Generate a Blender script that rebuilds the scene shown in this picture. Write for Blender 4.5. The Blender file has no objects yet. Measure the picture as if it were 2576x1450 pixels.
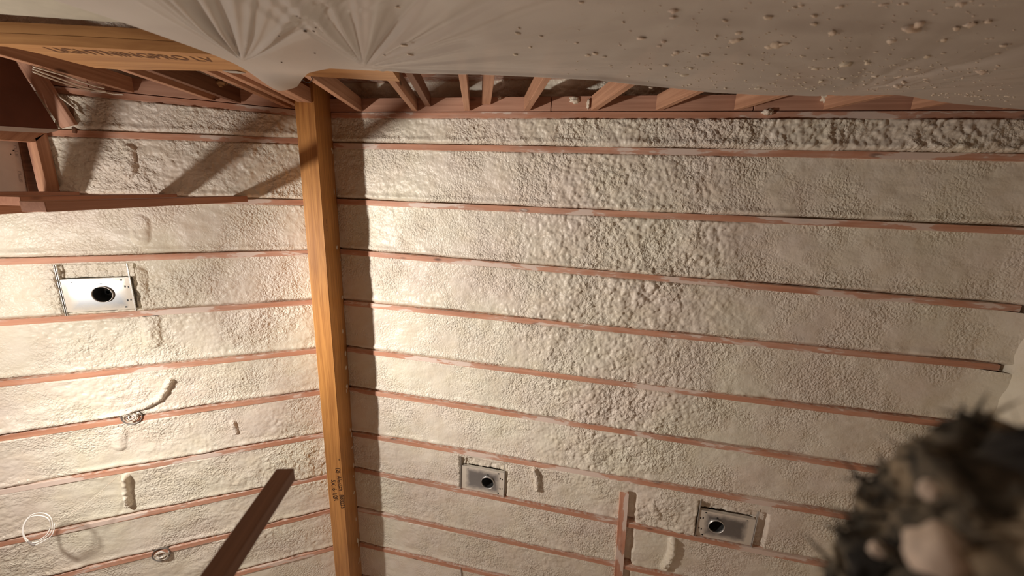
import bpy, bmesh, math, random
import numpy as np
from mathutils import Vector, Matrix
random.seed(5)
sc = bpy.context.scene
COL = sc.collection

# ------------------------------------------------------------------ camera, world, light, exposure
H = 4.77236          # height of the ridge line of the rafter undersides
T = 0.30677          # roof pitch (rise over run)
FPX = 997.686
CAM = Vector((1.14891, 0.68527, 1.5))
def _rot(rx, ry, rz):
    cx, sx, cy, sy, cz, sz = math.cos(rx), math.sin(rx), math.cos(ry), math.sin(ry), math.cos(rz), math.sin(rz)
    Rx = np.array([[1,0,0],[0,cx,-sx],[0,sx,cx]]); Ry = np.array([[cy,0,sy],[0,1,0],[-sy,0,cy]]); Rz = np.array([[cz,-sz,0],[sz,cz,0],[0,0,1]])
    return Rz@Ry@Rx
M3 = _rot(.2407, -.09129, .01527)       # rows: image right, image down, forward
cd = bpy.data.cameras.new('camera'); cam = bpy.data.objects.new('camera', cd); COL.objects.link(cam)
cd.sensor_width = 36; cd.sensor_fit = 'HORIZONTAL'; cd.lens = 36*FPX/2576; cd.clip_start = .02
cd.dof.use_dof = True; cd.dof.focus_distance = 2.9; cd.dof.aperture_fstop = cd.lens/7.0
mw = Matrix.Identity(4)
for i in range(3):
    mw[i][0] = M3[0][i]; mw[i][1] = -M3[1][i]; mw[i][2] = -M3[2][i]; mw[i][3] = CAM[i]
cam.matrix_world = mw
sc.camera = cam

wd = bpy.data.worlds.new('world'); sc.world = wd; wd.use_nodes = True
wd.node_tree.nodes['Background'].inputs[0].default_value = (.9, .6, .42, 1)
wd.node_tree.nodes['Background'].inputs[1].default_value = .006

LP = Vector((-1.655, 1.45, 2.92))
def lamp(name, kind, loc, energy, color, **kw):
    l = bpy.data.lights.new(name, kind); l.energy = energy; l.color = color
    for k, v in kw.items(): setattr(l, k, v)
    o = bpy.data.objects.new(name, l); o.location = loc; COL.objects.link(o); return o
WARM = (1.0, .92, .84)
lamp('work_light', 'POINT', LP, 84, WARM, shadow_soft_size=.07)
lamp('fill_light', 'POINT', (.9, 2.9, .9), 17, (1, .66, .46), shadow_soft_size=.35)  # added fill for the shaded foam; stands for no actual lamp
# the same work light's beam, turned towards the far slope
tw = lamp('work_light_beam', 'SPOT', LP, 180, WARM, shadow_soft_size=.07, spot_size=math.radians(115), spot_blend=1.0)
tw.rotation_euler = (Vector((-.1, 3.9, 4.2))-LP).to_track_quat('-Z', 'Y').to_euler()

tw2 = lamp('work_light_side_beam', 'SPOT', LP, 340, WARM, shadow_soft_size=.07, spot_size=math.radians(72), spot_blend=1.0)
tw2.rotation_euler = (Vector((1.45, 1.45, 4.5))-LP).to_track_quat('-Z', 'Y').to_euler()

sc.view_settings.view_transform = 'Standard'; sc.view_settings.look = 'None'
sc.view_settings.gamma = 1; sc.view_settings.exposure = 0.0
sc.view_settings.use_curve_mapping = False
sc.cycles.diffuse_bounces = 6

# ------------------------------------------------------------------ geometry helpers
def ray(u, v): return Vector((M3.T @ np.array([(u-1288)/FPX, (v-725)/FPX, 1.0])).tolist())
def hit(u, v, n, c):
    d = ray(u, v); n = Vector(n); return CAM + d*((c-n.dot(CAM))/n.dot(d))
def sr(u, v, o=0): return hit(u, v, (T, 0, 1), H+o)
def sl(u, v, o=0): return hit(u, v, (-T, 0, 1), H+o)
NR = Vector((T, 0, 1)).normalized(); NL = Vector((-T, 0, 1)).normalized()   # upward normals of the two slopes
DR = Vector((1, 0, -T)).normalized(); DL = Vector((-1, 0, -T)).normalized()
def slope_pt(side, x, y, o=0):       # o: distance above the rafter undersides
    n = NR if side > 0 else NL
    return Vector((x, y, H-T*abs(x))) + n*o

def tag(o, label=None, cat=None, group=None, kind=None):
    if label: o['label'] = label
    if cat: o['category'] = cat
    if group: o['group'] = group
    if kind: o['kind'] = kind
    return o
def link(name, me, mat, parent=None, mtx=None, smooth=False):
    o = bpy.data.objects.new(name, me); COL.objects.link(o)
    if mat: me.materials.append(mat)
    if smooth: me.polygons.foreach_set('use_smooth', [True]*len(me.polygons))
    if mtx is not None: o.matrix_world = mtx
    if parent:
        o.parent = parent; o.matrix_parent_inverse = parent.matrix_world.inverted()
    return o
def empty(name, loc):
    o = bpy.data.objects.new(name, None); o.empty_display_size = .05; COL.objects.link(o)
    o.matrix_world = Matrix.Translation(loc); return o
def frame(origin, ax, up):           # local x along ax, local z along up
    x = Vector(ax).normalized(); z = Vector(up); z = (z - x*z.dot(x)).normalized(); y = z.cross(x)
    m = Matrix.Identity(4)
    for i in range(3): m[i][0] = x[i]; m[i][1] = y[i]; m[i][2] = z[i]; m[i][3] = origin[i]
    return m
def box_me(name, dx, dy, dz, bev=.002, off=(0, 0, 0)):
    bm = bmesh.new(); bmesh.ops.create_cube(bm, size=1)
    for v in bm.verts: v.co = Vector((v.co.x*dx+off[0], v.co.y*dy+off[1], v.co.z*dz+off[2]))
    if bev: bmesh.ops.bevel(bm, geom=bm.edges[:], offset=bev, segments=1, affect='EDGES')
    me = bpy.data.meshes.new(name); bm.to_mesh(me); bm.free(); return me
def board(name, a, b, w, d, up, mat, parent=None, bev=.002):
    """timber from a to b; its a-b line is the centre of the face looking away from `up`; w across, d deep along up"""
    a = Vector(a); b = Vector(b); L = (b-a).length
    return link(name, box_me(name, L, w, d, bev, (0, 0, d/2)), mat, parent, frame((a+b)/2, b-a, up))
def abox(name, lo, hi, mat, parent=None, bev=.002, axis=0):
    """axis aligned box whose grain (local x) follows the world axis"""
    lo = Vector(lo); hi = Vector(hi); c = (lo+hi)/2; s = hi-lo
    ax = [(1,0,0),(0,1,0),(0,0,1)][axis]; up = [(0,0,1),(0,0,1),(0,1,0)][axis]
    m = frame(c, ax, up); r = m.to_3x3(); loc = [abs(r.col[i].dot(s)) for i in range(3)]
    return link(name, box_me(name, loc[0], loc[1], loc[2], bev), mat, parent, m)
def prism(name, pts, n, depth, mat, parent=None, bev=0):
    """polygon pts extruded by depth along n, origin at its middle"""
    n = Vector(n).normalized(); pts = [Vector(p) for p in pts]; c = sum(pts, Vector())/len(pts)
    ax = (pts[1]-pts[0]).normalized(); m = frame(c, ax, n); mi = m.inverted()
    bm = bmesh.new(); A = [bm.verts.new(mi@p) for p in pts]; B = [bm.verts.new(mi@(p+n*depth)) for p in pts]
    bm.faces.new(A); bm.faces.new(B[::-1]); k = len(pts)
    for i in range(k): bm.faces.new((A[i], B[i], B[(i+1)%k], A[(i+1)%k]))
    bmesh.ops.recalc_face_normals(bm, faces=bm.faces[:])
    if bev: bmesh.ops.bevel(bm, geom=bm.edges[:], offset=bev, segments=1, affect='EDGES')
    me = bpy.data.meshes.new(name); bm.to_mesh(me); bm.free(); return link(name, me, mat, parent, m)
def smooth_pts(pts, n=8):
    P = [Vector(p) for p in pts]; out = []
    for i in range(len(P)-1):
        p0, p1, p2, p3 = P[max(i-1,0)], P[i], P[i+1], P[min(i+2,len(P)-1)]
        for k in range(n):
            t = k/n
            out.append(.5*((2*p1)+(p2-p0)*t+(2*p0-5*p1+4*p2-p3)*t*t+(3*p1-p0-3*p2+p3)*t**3))
    return out+[P[-1]]
def tube_bm(bm, pts, r, seg=8, rr=None):
    rings = []; up = Vector((.13, .21, .97))
    for i, p in enumerate(pts):
        d = (pts[min(i+1,len(pts)-1)]-pts[max(i-1,0)]).normalized()
        a = d.cross(up)
        if a.length < 1e-3: a = d.cross(Vector((1,0,0)))
        a.normalize(); b = d.cross(a); up = a.cross(d) if False else up
        q = r if rr is None else rr[i]
        rings.append([bm.verts.new(p+a*math.cos(k*2*math.pi/seg)*q+b*math.sin(k*2*math.pi/seg)*q) for k in range(seg)])
    for i in range(len(rings)-1):
        for k in range(seg): bm.faces.new((rings[i][k], rings[i][(k+1)%seg], rings[i+1][(k+1)%seg], rings[i+1][k]))
    bm.faces.new(rings[0][::-1]); bm.faces.new(rings[-1])
def tube(name, pts, r, mat, parent=None, n=8, seg=8, rr=None):
    P = smooth_pts(pts, n); c = sum(P, Vector())/len(P); bm = bmesh.new(); tube_bm(bm, [p-c for p in P], r, seg, rr)
    bmesh.ops.recalc_face_normals(bm, faces=bm.faces[:])
    me = bpy.data.meshes.new(name); bm.to_mesh(me); bm.free()
    return link(name, me, mat, parent, Matrix.Translation(c), True)
def grid_obj(name, P, mat, parent=None, skip=None):
    """P: (m,n,3) array of world points"""
    m, n, _ = P.shape; c = P.reshape(-1,3).mean(0)
    idx = np.arange(m*n).reshape(m, n)
    F = np.stack([idx[:-1,:-1], idx[1:,:-1], idx[1:,1:], idx[:-1,1:]], -1).reshape(-1,4)
    if skip is not None: F = F[~skip.reshape(-1)]
    me = bpy.data.meshes.new(name)
    me.vertices.add(m*n); me.vertices.foreach_set('co', (P.reshape(-1,3)-c).astype(np.float32).ravel())
    me.loops.add(len(F)*4); me.loops.foreach_set('vertex_index', F.ravel().astype(np.int32))
    me.polygons.add(len(F)); me.polygons.foreach_set('loop_start', np.arange(0, len(F)*4, 4, dtype=np.int32))
    me.polygons.foreach_set('use_smooth', np.ones(len(F), dtype=bool))
    me.update(); me.validate()
    return link(name, me, mat, parent, Matrix.Translation(Vector(c.tolist())))

# numpy noises
def _h(ix, iy, s):
    n = (ix.astype(np.int64)*374761393 + iy.astype(np.int64)*668265263 + s*2147483647) & 0xffffffff
    n = ((n ^ (n >> 13))*1274126177) & 0xffffffff
    n = n ^ (n >> 16)
    return (n & 0xffff)/65535.0
def vn(x, y, s=0):
    ix = np.floor(x); iy = np.floor(y); fx = x-ix; fy = y-iy; fx = fx*fx*(3-2*fx); fy = fy*fy*(3-2*fy)
    return (_h(ix,iy,s)*(1-fx)+_h(ix+1,iy,s)*fx)*(1-fy)+(_h(ix,iy+1,s)*(1-fx)+_h(ix+1,iy+1,s)*fx)*fy
def fbm(x, y, s=0, o=3):
    r = 0; a = .5
    for i in range(o): r = r+a*vn(x*2**i, y*2**i, s+i*7); a *= .5
    return r/(1-.5**o)
def dome(x, y, s=0):
    ix = np.floor(x); iy = np.floor(y); d = np.full(x.shape, 9.0); hh = np.zeros(x.shape)
    for a in (-1,0,1):
        for b in (-1,0,1):
            jx = ix+a; jy = iy+b
            q = (x-jx-.15-.7*_h(jx,jy,s))**2+(y-jy-.15-.7*_h(jx,jy,s+3))**2
            w = .45+.75*_h(jx,jy,s+9)
            q = q/w
            k = q < d; d = np.where(k, q, d); hh = np.where(k, w, hh)
    return np.sqrt(np.maximum(0, 1-d/.95))*hh

# ------------------------------------------------------------------ materials
def newmat(name):
    m = bpy.data.materials.new(name); m.use_nodes = True; nt = m.node_tree
    return m, nt, nt.nodes['Principled BSDF']
def N(nt, t, **kw):
    n = nt.nodes.new(t)
    for k, v in kw.items():
        if k == 'inp':
            for a, b in v.items(): n.inputs[a].default_value = b
        else: setattr(n, k, v)
    return n
def ramp(nt, fac, stops):
    r = nt.nodes.new('ShaderNodeValToRGB'); nt.links.new(fac, r.inputs[0])
    el = r.color_ramp.elements
    while len(el) < len(stops): el.new(.5)
    for e, (p, c) in zip(el, stops): e.position = p; e.color = (*c, 1)
    return r.outputs[0]
def mix(nt, f, a, b, mode='MIX'):
    m = nt.nodes.new('ShaderNodeMix'); m.data_type = 'RGBA'; m.blend_type = mode
    for s, v in ((0, f), (6, a), (7, b)):
        if hasattr(v, 'is_output') or hasattr(v, 'links'): nt.links.new(v, m.inputs[s])
        else: m.inputs[s].default_value = v if s == 0 else (*v, 1)
    return m.outputs[2]
def math_(nt, op, a, b=None, c=None):
    m = nt.nodes.new('ShaderNodeMath'); m.operation = op
    for i, v in enumerate((a, b, c)):
        if v is None: continue
        if hasattr(v, 'links'): nt.links.new(v, m.inputs[i])
        else: m.inputs[i].default_value = v
    return m.outputs[0]
FOAM = (.755, .705, .605)
def foam_mat(name, col=FOAM, s=1.0):
    m, nt, b = newmat(name); g = N(nt, 'ShaderNodeNewGeometry'); L = nt.links
    n1 = N(nt, 'ShaderNodeTexNoise', inp={'Scale': 1.7, 'Detail': 3.0}); L.new(g.outputs['Position'], n1.inputs['Vector'])
    c = ramp(nt, n1.outputs[0], [(.35, tuple(x*y for x, y in zip(col, (.97, .92, .93)))), (.65, tuple(x*y for x, y in zip(col, (1.0, 1.03, .97))))])
    n2 = N(nt, 'ShaderNodeTexNoise', inp={'Scale': 9.0, 'Detail': 5.0}); L.new(g.outputs['Position'], n2.inputs['Vector'])
    c = mix(nt, .25, c, ramp(nt, n2.outputs[0], [(.3, (.72, .6, .43)), (.6, (.88, .82, .72))]))
    L.new(c, b.inputs['Base Color']); b.inputs['Roughness'].default_value = .4; b.inputs['Specular IOR Level'].default_value = .4
    # skin of small ripples
    w = N(nt, 'ShaderNodeTexNoise', inp={'Scale': 30.0, 'Detail': 2.0}); L.new(g.outputs['Position'], w.inputs['Vector'])
    va = N(nt, 'ShaderNodeVectorMath', operation='MULTIPLY_ADD', inp={1: (.03,)*3}); L.new(w.outputs['Color'], va.inputs[0]); L.new(g.outputs['Position'], va.inputs[2])
    v = N(nt, 'ShaderNodeTexVoronoi', feature='SMOOTH_F1', inp={'Scale': 66.0, 'Smoothness': .25}); L.new(va.outputs[0], v.inputs['Vector'])
    v2 = N(nt, 'ShaderNodeTexNoise', inp={'Scale': 120.0, 'Detail': 3.0}); L.new(g.outputs['Position'], v2.inputs['Vector'])
    mk = N(nt, 'ShaderNodeTexNoise', inp={'Scale': 3.1, 'Detail': 2.0}); L.new(g.outputs['Position'], mk.inputs['Vector'])
    st = math_(nt, 'MULTIPLY_ADD', ramp(nt, mk.outputs[0], [(.42, (0,)*3), (.6, (1,)*3)]), .85, .14)
    hgt = math_(nt, 'ADD', math_(nt, 'MULTIPLY', v.outputs['Distance'], -1.0), math_(nt, 'MULTIPLY', v2.outputs[0], .25))
    bp = N(nt, 'ShaderNodeBump', inp={'Strength': .85*s, 'Distance': .009}); L.new(math_(nt, 'MULTIPLY', hgt, st), bp.inputs['Height'])
    L.new(bp.outputs[0], b.inputs['Normal'])
    return m
def wood_mat(name, light, dark, foamy=0.0, ew=.0235, gs=1.0, spec=.3, rough=.55, knots=True):
    """grain along local x"""
    m, nt, b = newmat(name); L = nt.links
    tc = N(nt, 'ShaderNodeTexCoord'); oi = N(nt, 'ShaderNodeObjectInfo')
    va = N(nt, 'ShaderNodeVectorMath', operation='MULTIPLY_ADD'); L.new(oi.outputs['Random'], va.inputs[0]); va.inputs[1].default_value = (37, 11, 5); L.new(tc.outputs['Object'], va.inputs[2])
    mp = N(nt, 'ShaderNodeMapping', inp={'Scale': (1.2*gs, 38*gs, 38*gs)}); L.new(va.outputs[0], mp.inputs[0])
    n = N(nt, 'ShaderNodeTexNoise', inp={'Scale': 1.0, 'Detail': 5.0, 'Roughness': .6, 'Distortion': .6}); L.new(mp.outputs[0], n.inputs[0])
    c = ramp(nt, n.outputs[0], [(.37, dark), (.5, tuple((a+d)/2 for a, d in zip(light, dark))), (.62, light)])
    n3 = N(nt, 'ShaderNodeTexNoise', inp={'Scale': 2.2, 'Detail': 2.0}); L.new(va.outputs[0], n3.inputs[0])
    c = mix(nt, .5, c, ramp(nt, n3.outputs[0], [(.3, tuple(x*.72 for x in light)), (.7, light)]), 'MIX')
    if knots:
        mk = N(nt, 'ShaderNodeMapping', inp={'Scale': (3.2, 9, 9)}); L.new(va.outputs[0], mk.inputs[0])
        k = N(nt, 'ShaderNodeTexVoronoi', inp={'Scale': 1.0}); L.new(mk.outputs[0], k.inputs[0])
        c = mix(nt, ramp(nt, k.outputs['Distance'], [(.07, (.8,)*3), (.15, (0,)*3)]), c, tuple(x*.25 for x in dark))
    if foamy:
        sx = N(nt, 'ShaderNodeSeparateXYZ'); L.new(tc.outputs['Object'], sx.inputs[0])
        f1 = N(nt, 'ShaderNodeTexNoise', inp={'Scale': 1.0, 'Detail': 5.0, 'Roughness': .6}); mm = N(nt, 'ShaderNodeMapping', inp={'Scale': (2.3, 9, 9)}); L.new(va.outputs[0], mm.inputs[0]); L.new(mm.outputs[0], f1.inputs[0])
        f2 = N(nt, 'ShaderNodeTexNoise', inp={'Scale': 35.0, 'Detail': 3.0}); L.new(va.outputs[0], f2.inputs[0])
        e = math_(nt, 'ADD', math_(nt, 'ABSOLUTE', sx.outputs[1]), math_(nt, 'MULTIPLY', f2.outputs[0], .010))
        edge = ramp(nt, e, [(ew, (0,)*3), (ew+.002, (1,)*3)])
        pat = ramp(nt, f1.outputs[0], [(.60-foamy*.05, (0,)*3), (.63-foamy*.05, (.8,)*3)])
        thin = ramp(nt, f1.outputs[0], [(.45, (0,)*3), (.62, (.3,)*3)])
        msk = math_(nt, 'MAXIMUM', math_(nt, 'MAXIMUM', edge, pat), thin)
        c = mix(nt, msk, c, (.80, .70, .62))
    L.new(c, b.inputs['Base Color']); b.inputs['Roughness'].default_value = rough; b.inputs['Specular IOR Level'].default_value = spec
    bp = N(nt, 'ShaderNodeBump', inp={'Strength': .25, 'Distance': .002}); L.new(n.outputs[0], bp.inputs['Height']); L.new(bp.outputs[0], b.inputs['Normal'])
    return m
def plain(name, col, rough=.5, metal=0.0, spec=.4, noise=.0, ns=20.0, bump=0.0):
    m, nt, b = newmat(name); L = nt.links
    tc = N(nt, 'ShaderNodeTexCoord'); n = N(nt, 'ShaderNodeTexNoise', inp={'Scale': ns, 'Detail': 4.0}); L.new(tc.outputs['Object'], n.inputs[0])
    L.new(ramp(nt, n.outputs[0], [(.3, tuple(x*(1-noise) for x in col)), (.7, tuple(min(1, x*(1+noise*.4)) for x in col))]), b.inputs['Base Color'])
    b.inputs['Roughness'].default_value = rough; b.inputs['Metallic'].default_value = metal; b.inputs['Specular IOR Level'].default_value = spec
    if bump:
        bp = N(nt, 'ShaderNodeBump', inp={'Strength': bump, 'Distance': .003}); L.new(n.outputs[0], bp.inputs['Height']); L.new(bp.outputs[0], b.inputs['Normal'])
    return m
foam = foam_mat('spray_foam')
foam_s = foam_mat('spray_foam_skin', s=.5)
fir = wood_mat('fir_lumber', (.62, .345, .215), (.30, .13, .07))
fir_r = wood_mat('fir_rafter', (.66, .34, .22), (.42, .18, .105), foamy=1.0)
beamw = wood_mat('laminated_beam', (.60, .285, .085), (.25, .085, .022), gs=1.6, spec=.45, rough=.38, knots=False)
lvl = wood_mat('laminated_header', (.60, .32, .13), (.32, .13, .045), gs=.8, knots=False, rough=.45)
darkw = wood_mat('shaded_lumber', (.26, .125, .07), (.12, .05, .03))  # darker lumber copy for cavity and post; shade is put into its colour
partw = wood_mat('partition_lumber', (.42, .20, .12), (.27, .11, .06))  # darker fir for studs turned from the work light, shade in the colour
pinkw = wood_mat('pink_lumber', (.66, .375, .26), (.40, .19, .12))
ink = plain('marker_ink', (.035, .014, .008), .7)
inkf = plain('faded_print', (.16, .07, .03), .7)
drywall = plain('drywall_face', (.72, .68, .66), .7, noise=.05)
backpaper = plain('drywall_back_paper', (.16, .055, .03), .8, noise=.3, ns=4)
def metal_mat(name, col):
    m, nt, b = newmat(name); L = nt.links; tc = N(nt, 'ShaderNodeTexCoord')
    sx = N(nt, 'ShaderNodeSeparateXYZ'); L.new(tc.outputs['Object'], sx.inputs[0])
    n = N(nt, 'ShaderNodeTexNoise', inp={'Scale': 14.0, 'Detail': 5.0}); L.new(tc.outputs['Object'], n.inputs[0])
    n2 = N(nt, 'ShaderNodeTexNoise', inp={'Scale': 160.0, 'Detail': 2.0}); L.new(tc.outputs['Object'], n2.inputs[0])
    # foam overspray along the rim
    ex = math_(nt, 'SUBTRACT', math_(nt, 'ABSOLUTE', sx.outputs[0]), .125); ey = math_(nt, 'SUBTRACT', math_(nt, 'ABSOLUTE', sx.outputs[1]), .075)
    e = math_(nt, 'ADD', math_(nt, 'MAXIMUM', ex, ey), math_(nt, 'MULTIPLY', n.outputs[0], .05))
    msk = ramp(nt, e, [(.012, (0,)*3), (.055, (.95,)*3)])
    msk = math_(nt, 'MAXIMUM', msk, ramp(nt, n2.outputs[0], [(.70, (0,)*3), (.74, (.6,)*3)]))
    L.new(mix(nt, msk, col, (.72, .66, .56)), b.inputs['Base Color'])
    L.new(math_(nt, 'MULTIPLY_ADD', msk, -1.0, 1.0), b.inputs['Metallic'])
    b.inputs['Roughness'].default_value = .27
    return m
steel = metal_mat('galvanised_steel', (.38, .39, .40))
steel2 = plain('galvanised_bar', (.66, .65, .62), .4, .7)
canm = plain('can_interior', (.16, .16, .16), .35, .8)
black = plain('black_socket', (.01, .01, .01), .4)
cablem = plain('cable_sheath', (.74, .66, .55), .45, noise=.1)
wirew = plain('white_wire', (.82, .80, .76), .4)
boxm = plain('box_plastic', (.22, .20, .18), .5)
floorm = plain('plywood_floor', (.13, .075, .045), .8, noise=.3, ns=3)
dirt = plain('dirt', (.10, .04, .015), .9)
speckm = foam_mat('foam_spatter', (.80, .70, .58), .4)

# ------------------------------------------------------------------ ceiling framing lines (measured along the slopes)
RPX = {1:[(920,368),(1500,378),(2058,388),(2576,397)],2:[(1000,515),(1480,533),(1830,550),(2576,583)],3:[(860,635),(1400,677),(1680,703),(2300,757),(2540,775)],
4:[(870,762),(1600,838),(2040,880),(2520,925)],5:[(880,883),(1500,955),(1900,1010),(2430,1078)],6:[(890,985),(1300,1040),(1800,1130),(2310,1200)],
7:[(895,1095),(1500,1195),(2200,1315)],8:[(895,1187),(1240,1245),(1530,1315),(1900,1390)],9:[(905,1285),(1510,1415)],10:[(910,1370),(1100,1420)]}
LPX = {1:[(300,340),(745,355)],2:[(650,510),(765,508)],3:[(0,660),(400,647),(770,637)],4:[(0,815),(400,785),(780,762)],5:[(0,968),(400,925),(790,885)],
6:[(0,1105),(400,1047),(800,990)],7:[(0,1240),(400,1170),(810,1097)],8:[(0,1370),(400,1290),(830,1198)],9:[(150,1450),(830,1290)],10:[(600,1445),(845,1380)]}
LINE = {}
for side, D, f in ((1, RPX, sr), (-1, LPX, sl)):
    for k, pts in D.items():
        P = [f(*q) for q in pts]; xs = np.array([p.x for p in P]); ys = np.array([p.y for p in P])
        if len(pts) > 2 or abs(xs[0]-xs[-1]) > .8: b, a = np.polyfit(xs, ys, 1)
        else: a, b = ys.mean(), 0.0
        if k >= 9: a, b = ys.mean(), 0.0
        LINE[side, k] = (a, b)
    for k in (-3, -2, -1, 0): LINE[side, k] = (k*.4064-.075, 0.0)
    for k in (11, 12, 13, 14): LINE[side, k] = (LINE[side, 10][0]+(k-10)*.4064, 0.0)
    LINE[side, 'g'] = (.190, 0.0)         # the rafter that runs just inside the gable wall
def ly(side, k, x): a, b = LINE[side, k]; return a+b*x
XR, XL, BW, BD = 4.33, -4.0, .0641, .317
ORD = {1:'first',2:'second',3:'third',4:'fourth',5:'fifth',6:'sixth',7:'seventh',8:'eighth',9:'ninth',10:'tenth',11:'eleventh',12:'twelfth',13:'thirteenth',14:'fourteenth'}

def rafter(side, k, x0, x1, label, o=0.0, mat=fir_r):
    a = slope_pt(side, x0, ly(side, k, x0), o); b = slope_pt(side, x1, ly(side, k, x1), o)
    r = board('rafter', a, b, .040, .235-o, NR if side > 0 else NL, mat)
    return tag(r, label, 'rafter', 'roof rafters on the %s slope' % ('right' if side > 0 else 'left'))
for side in (1, -1):
    sn = 'right' if side > 0 else 'left'
    for k in (-1, 0, 'g', 1, 2, 3, 4, 5, 6, 7, 8, 9, 10, 11, 12):
        xa = BW*side*1.0+.001*side; xb = (XR-.01) if side > 0 else XL+.01
        if side > 0 and k in (3, 4, 5): xb = XR-.02
        if k == 'g': lab = 'rafter tight against the gable wall top plate, %s of the ridge beam' % sn
        elif k == 0: lab = 'shadowed rafter just beyond the gable studs, %s of the ridge beam' % sn
        elif k == -1: lab = 'second rafter beyond the gable studs, %s of the ridge beam' % sn
        else: lab = '%s rafter from the gable wall, %s of the beam' % (ORD[k], sn)
        if side > 0 and k in (8, 9, 10, 11, 12):
            xc = 2.345
            rafter(side, k, xa, xc, lab+', beam side of the cross board' )
            rafter(side, k, 2.347, xb, lab+', far side of the cross board')
        else: rafter(side, k, xa, xb, lab)

# ------------------------------------------------------------------ foam in the bays
def ridge(P, X, Y, h, w, f):
    """rounded ridge of foam along a pixel polyline"""
    pts = smooth_pts([f(*q) for q in P], 6) if len(P) > 2 else [f(*q) for q in P]; out = np.zeros(X.shape); w0 = w; h0 = h
    for i_, (a, b) in enumerate(zip(pts[:-1], pts[1:])):
        tt = min(1, .35+1.5*i_/max(1, len(pts)-1)) if len(P) > 3 else 1; w = w0*tt; h = h0*tt
        ax, ay, bx, by = a.x, a.y, b.x, b.y; L2 = (bx-ax)**2+(by-ay)**2+1e-9
        t = np.clip(((X-ax)*(bx-ax)+(Y-ay)*(by-ay))/L2, 0, 1)
        d = np.hypot(X-ax-t*(bx-ax), Y-ay-t*(by-ay))
        out = np.maximum(out, h*np.sqrt(np.maximum(0, 1-(d/w)**2)))
    return out
RIDGES = {1: [([(1345,1183),(1352,1205),(1350,1232)], .035, .022), ([(1692,1362),(1690,1392),(1672,1428)], .045, .03),
              ([(1640,1275),(1655,1300)], .015, .03)],
          -1: [([(255,1052),(330,1033),(400,1003),(428,958)], .034, .022), ([(316,1200),(318,1235),(324,1268)], .055, .024),
               ([(585,1065),(592,1090)], .02, .02), ([(350,560),(352,600)], .018, .05), ([(345,690),(350,740)], .018, .05),
               ([(380,800),(385,860)], .02, .05), ([(300,1090),(300,1125)], .015, .04), ([(325,375),(332,420),(322,440)], .03, .03)]}
# pockets left open around the light housings: x0,x1,y0,y1 in slope coordinates
POCK = {1: [(1.03, 1.44, 2.90, 3.235), (2.86, 3.33, 2.925, 3.25)], -1: [(-1.60, -1.195, 1.26, 1.60)]}
PLATE = {1: [(1.05, 1.405, 2.99, 3.215), (2.88, 3.25, 3.0, 3.235)], -1: [(-1.585, -1.245, 1.365, 1.59)]}
def rough_amp(side, X, Y):
    n = fbm(X*1.3+3, Y*1.9, 11); n2 = fbm(X*4, Y*4, 23)
    if side > 0:
        band = np.exp(-((X-2.15-.25*(Y-1.2)*.0)/.62)**2)*np.clip(1.25-(Y-1.9)*.9, .12, 1)
        a = .07+.30*np.clip((n-.45)*5, 0, 1)+1.05*band*(.75+.5*n2)
        a = np.where(Y < .42, np.maximum(a, .55+.6*np.clip((X-1.0)/1.2, 0, 1)), a)
        fd = np.clip((X+.5*(fbm(X*2.2, Y*2.2, 19)-.5)-2.7)/.45, 0, 1); a = a*np.where(Y > .42, 1-.7*fd*fd*(3-2*fd), 1)
        a = np.maximum(a, .85*np.clip((.5-np.hypot((X-2.65)/.8, (Y-3.1)/.5))*4+.3*(n2-.5), 0, 1))
    else:
        a = .07+.62*np.clip((n-.47)*5, 0, 1)+.3*np.clip((X+.75)/.6, 0, 1)
        a = np.where(Y < .85, np.maximum(a, .7), a)
    return a
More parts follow.
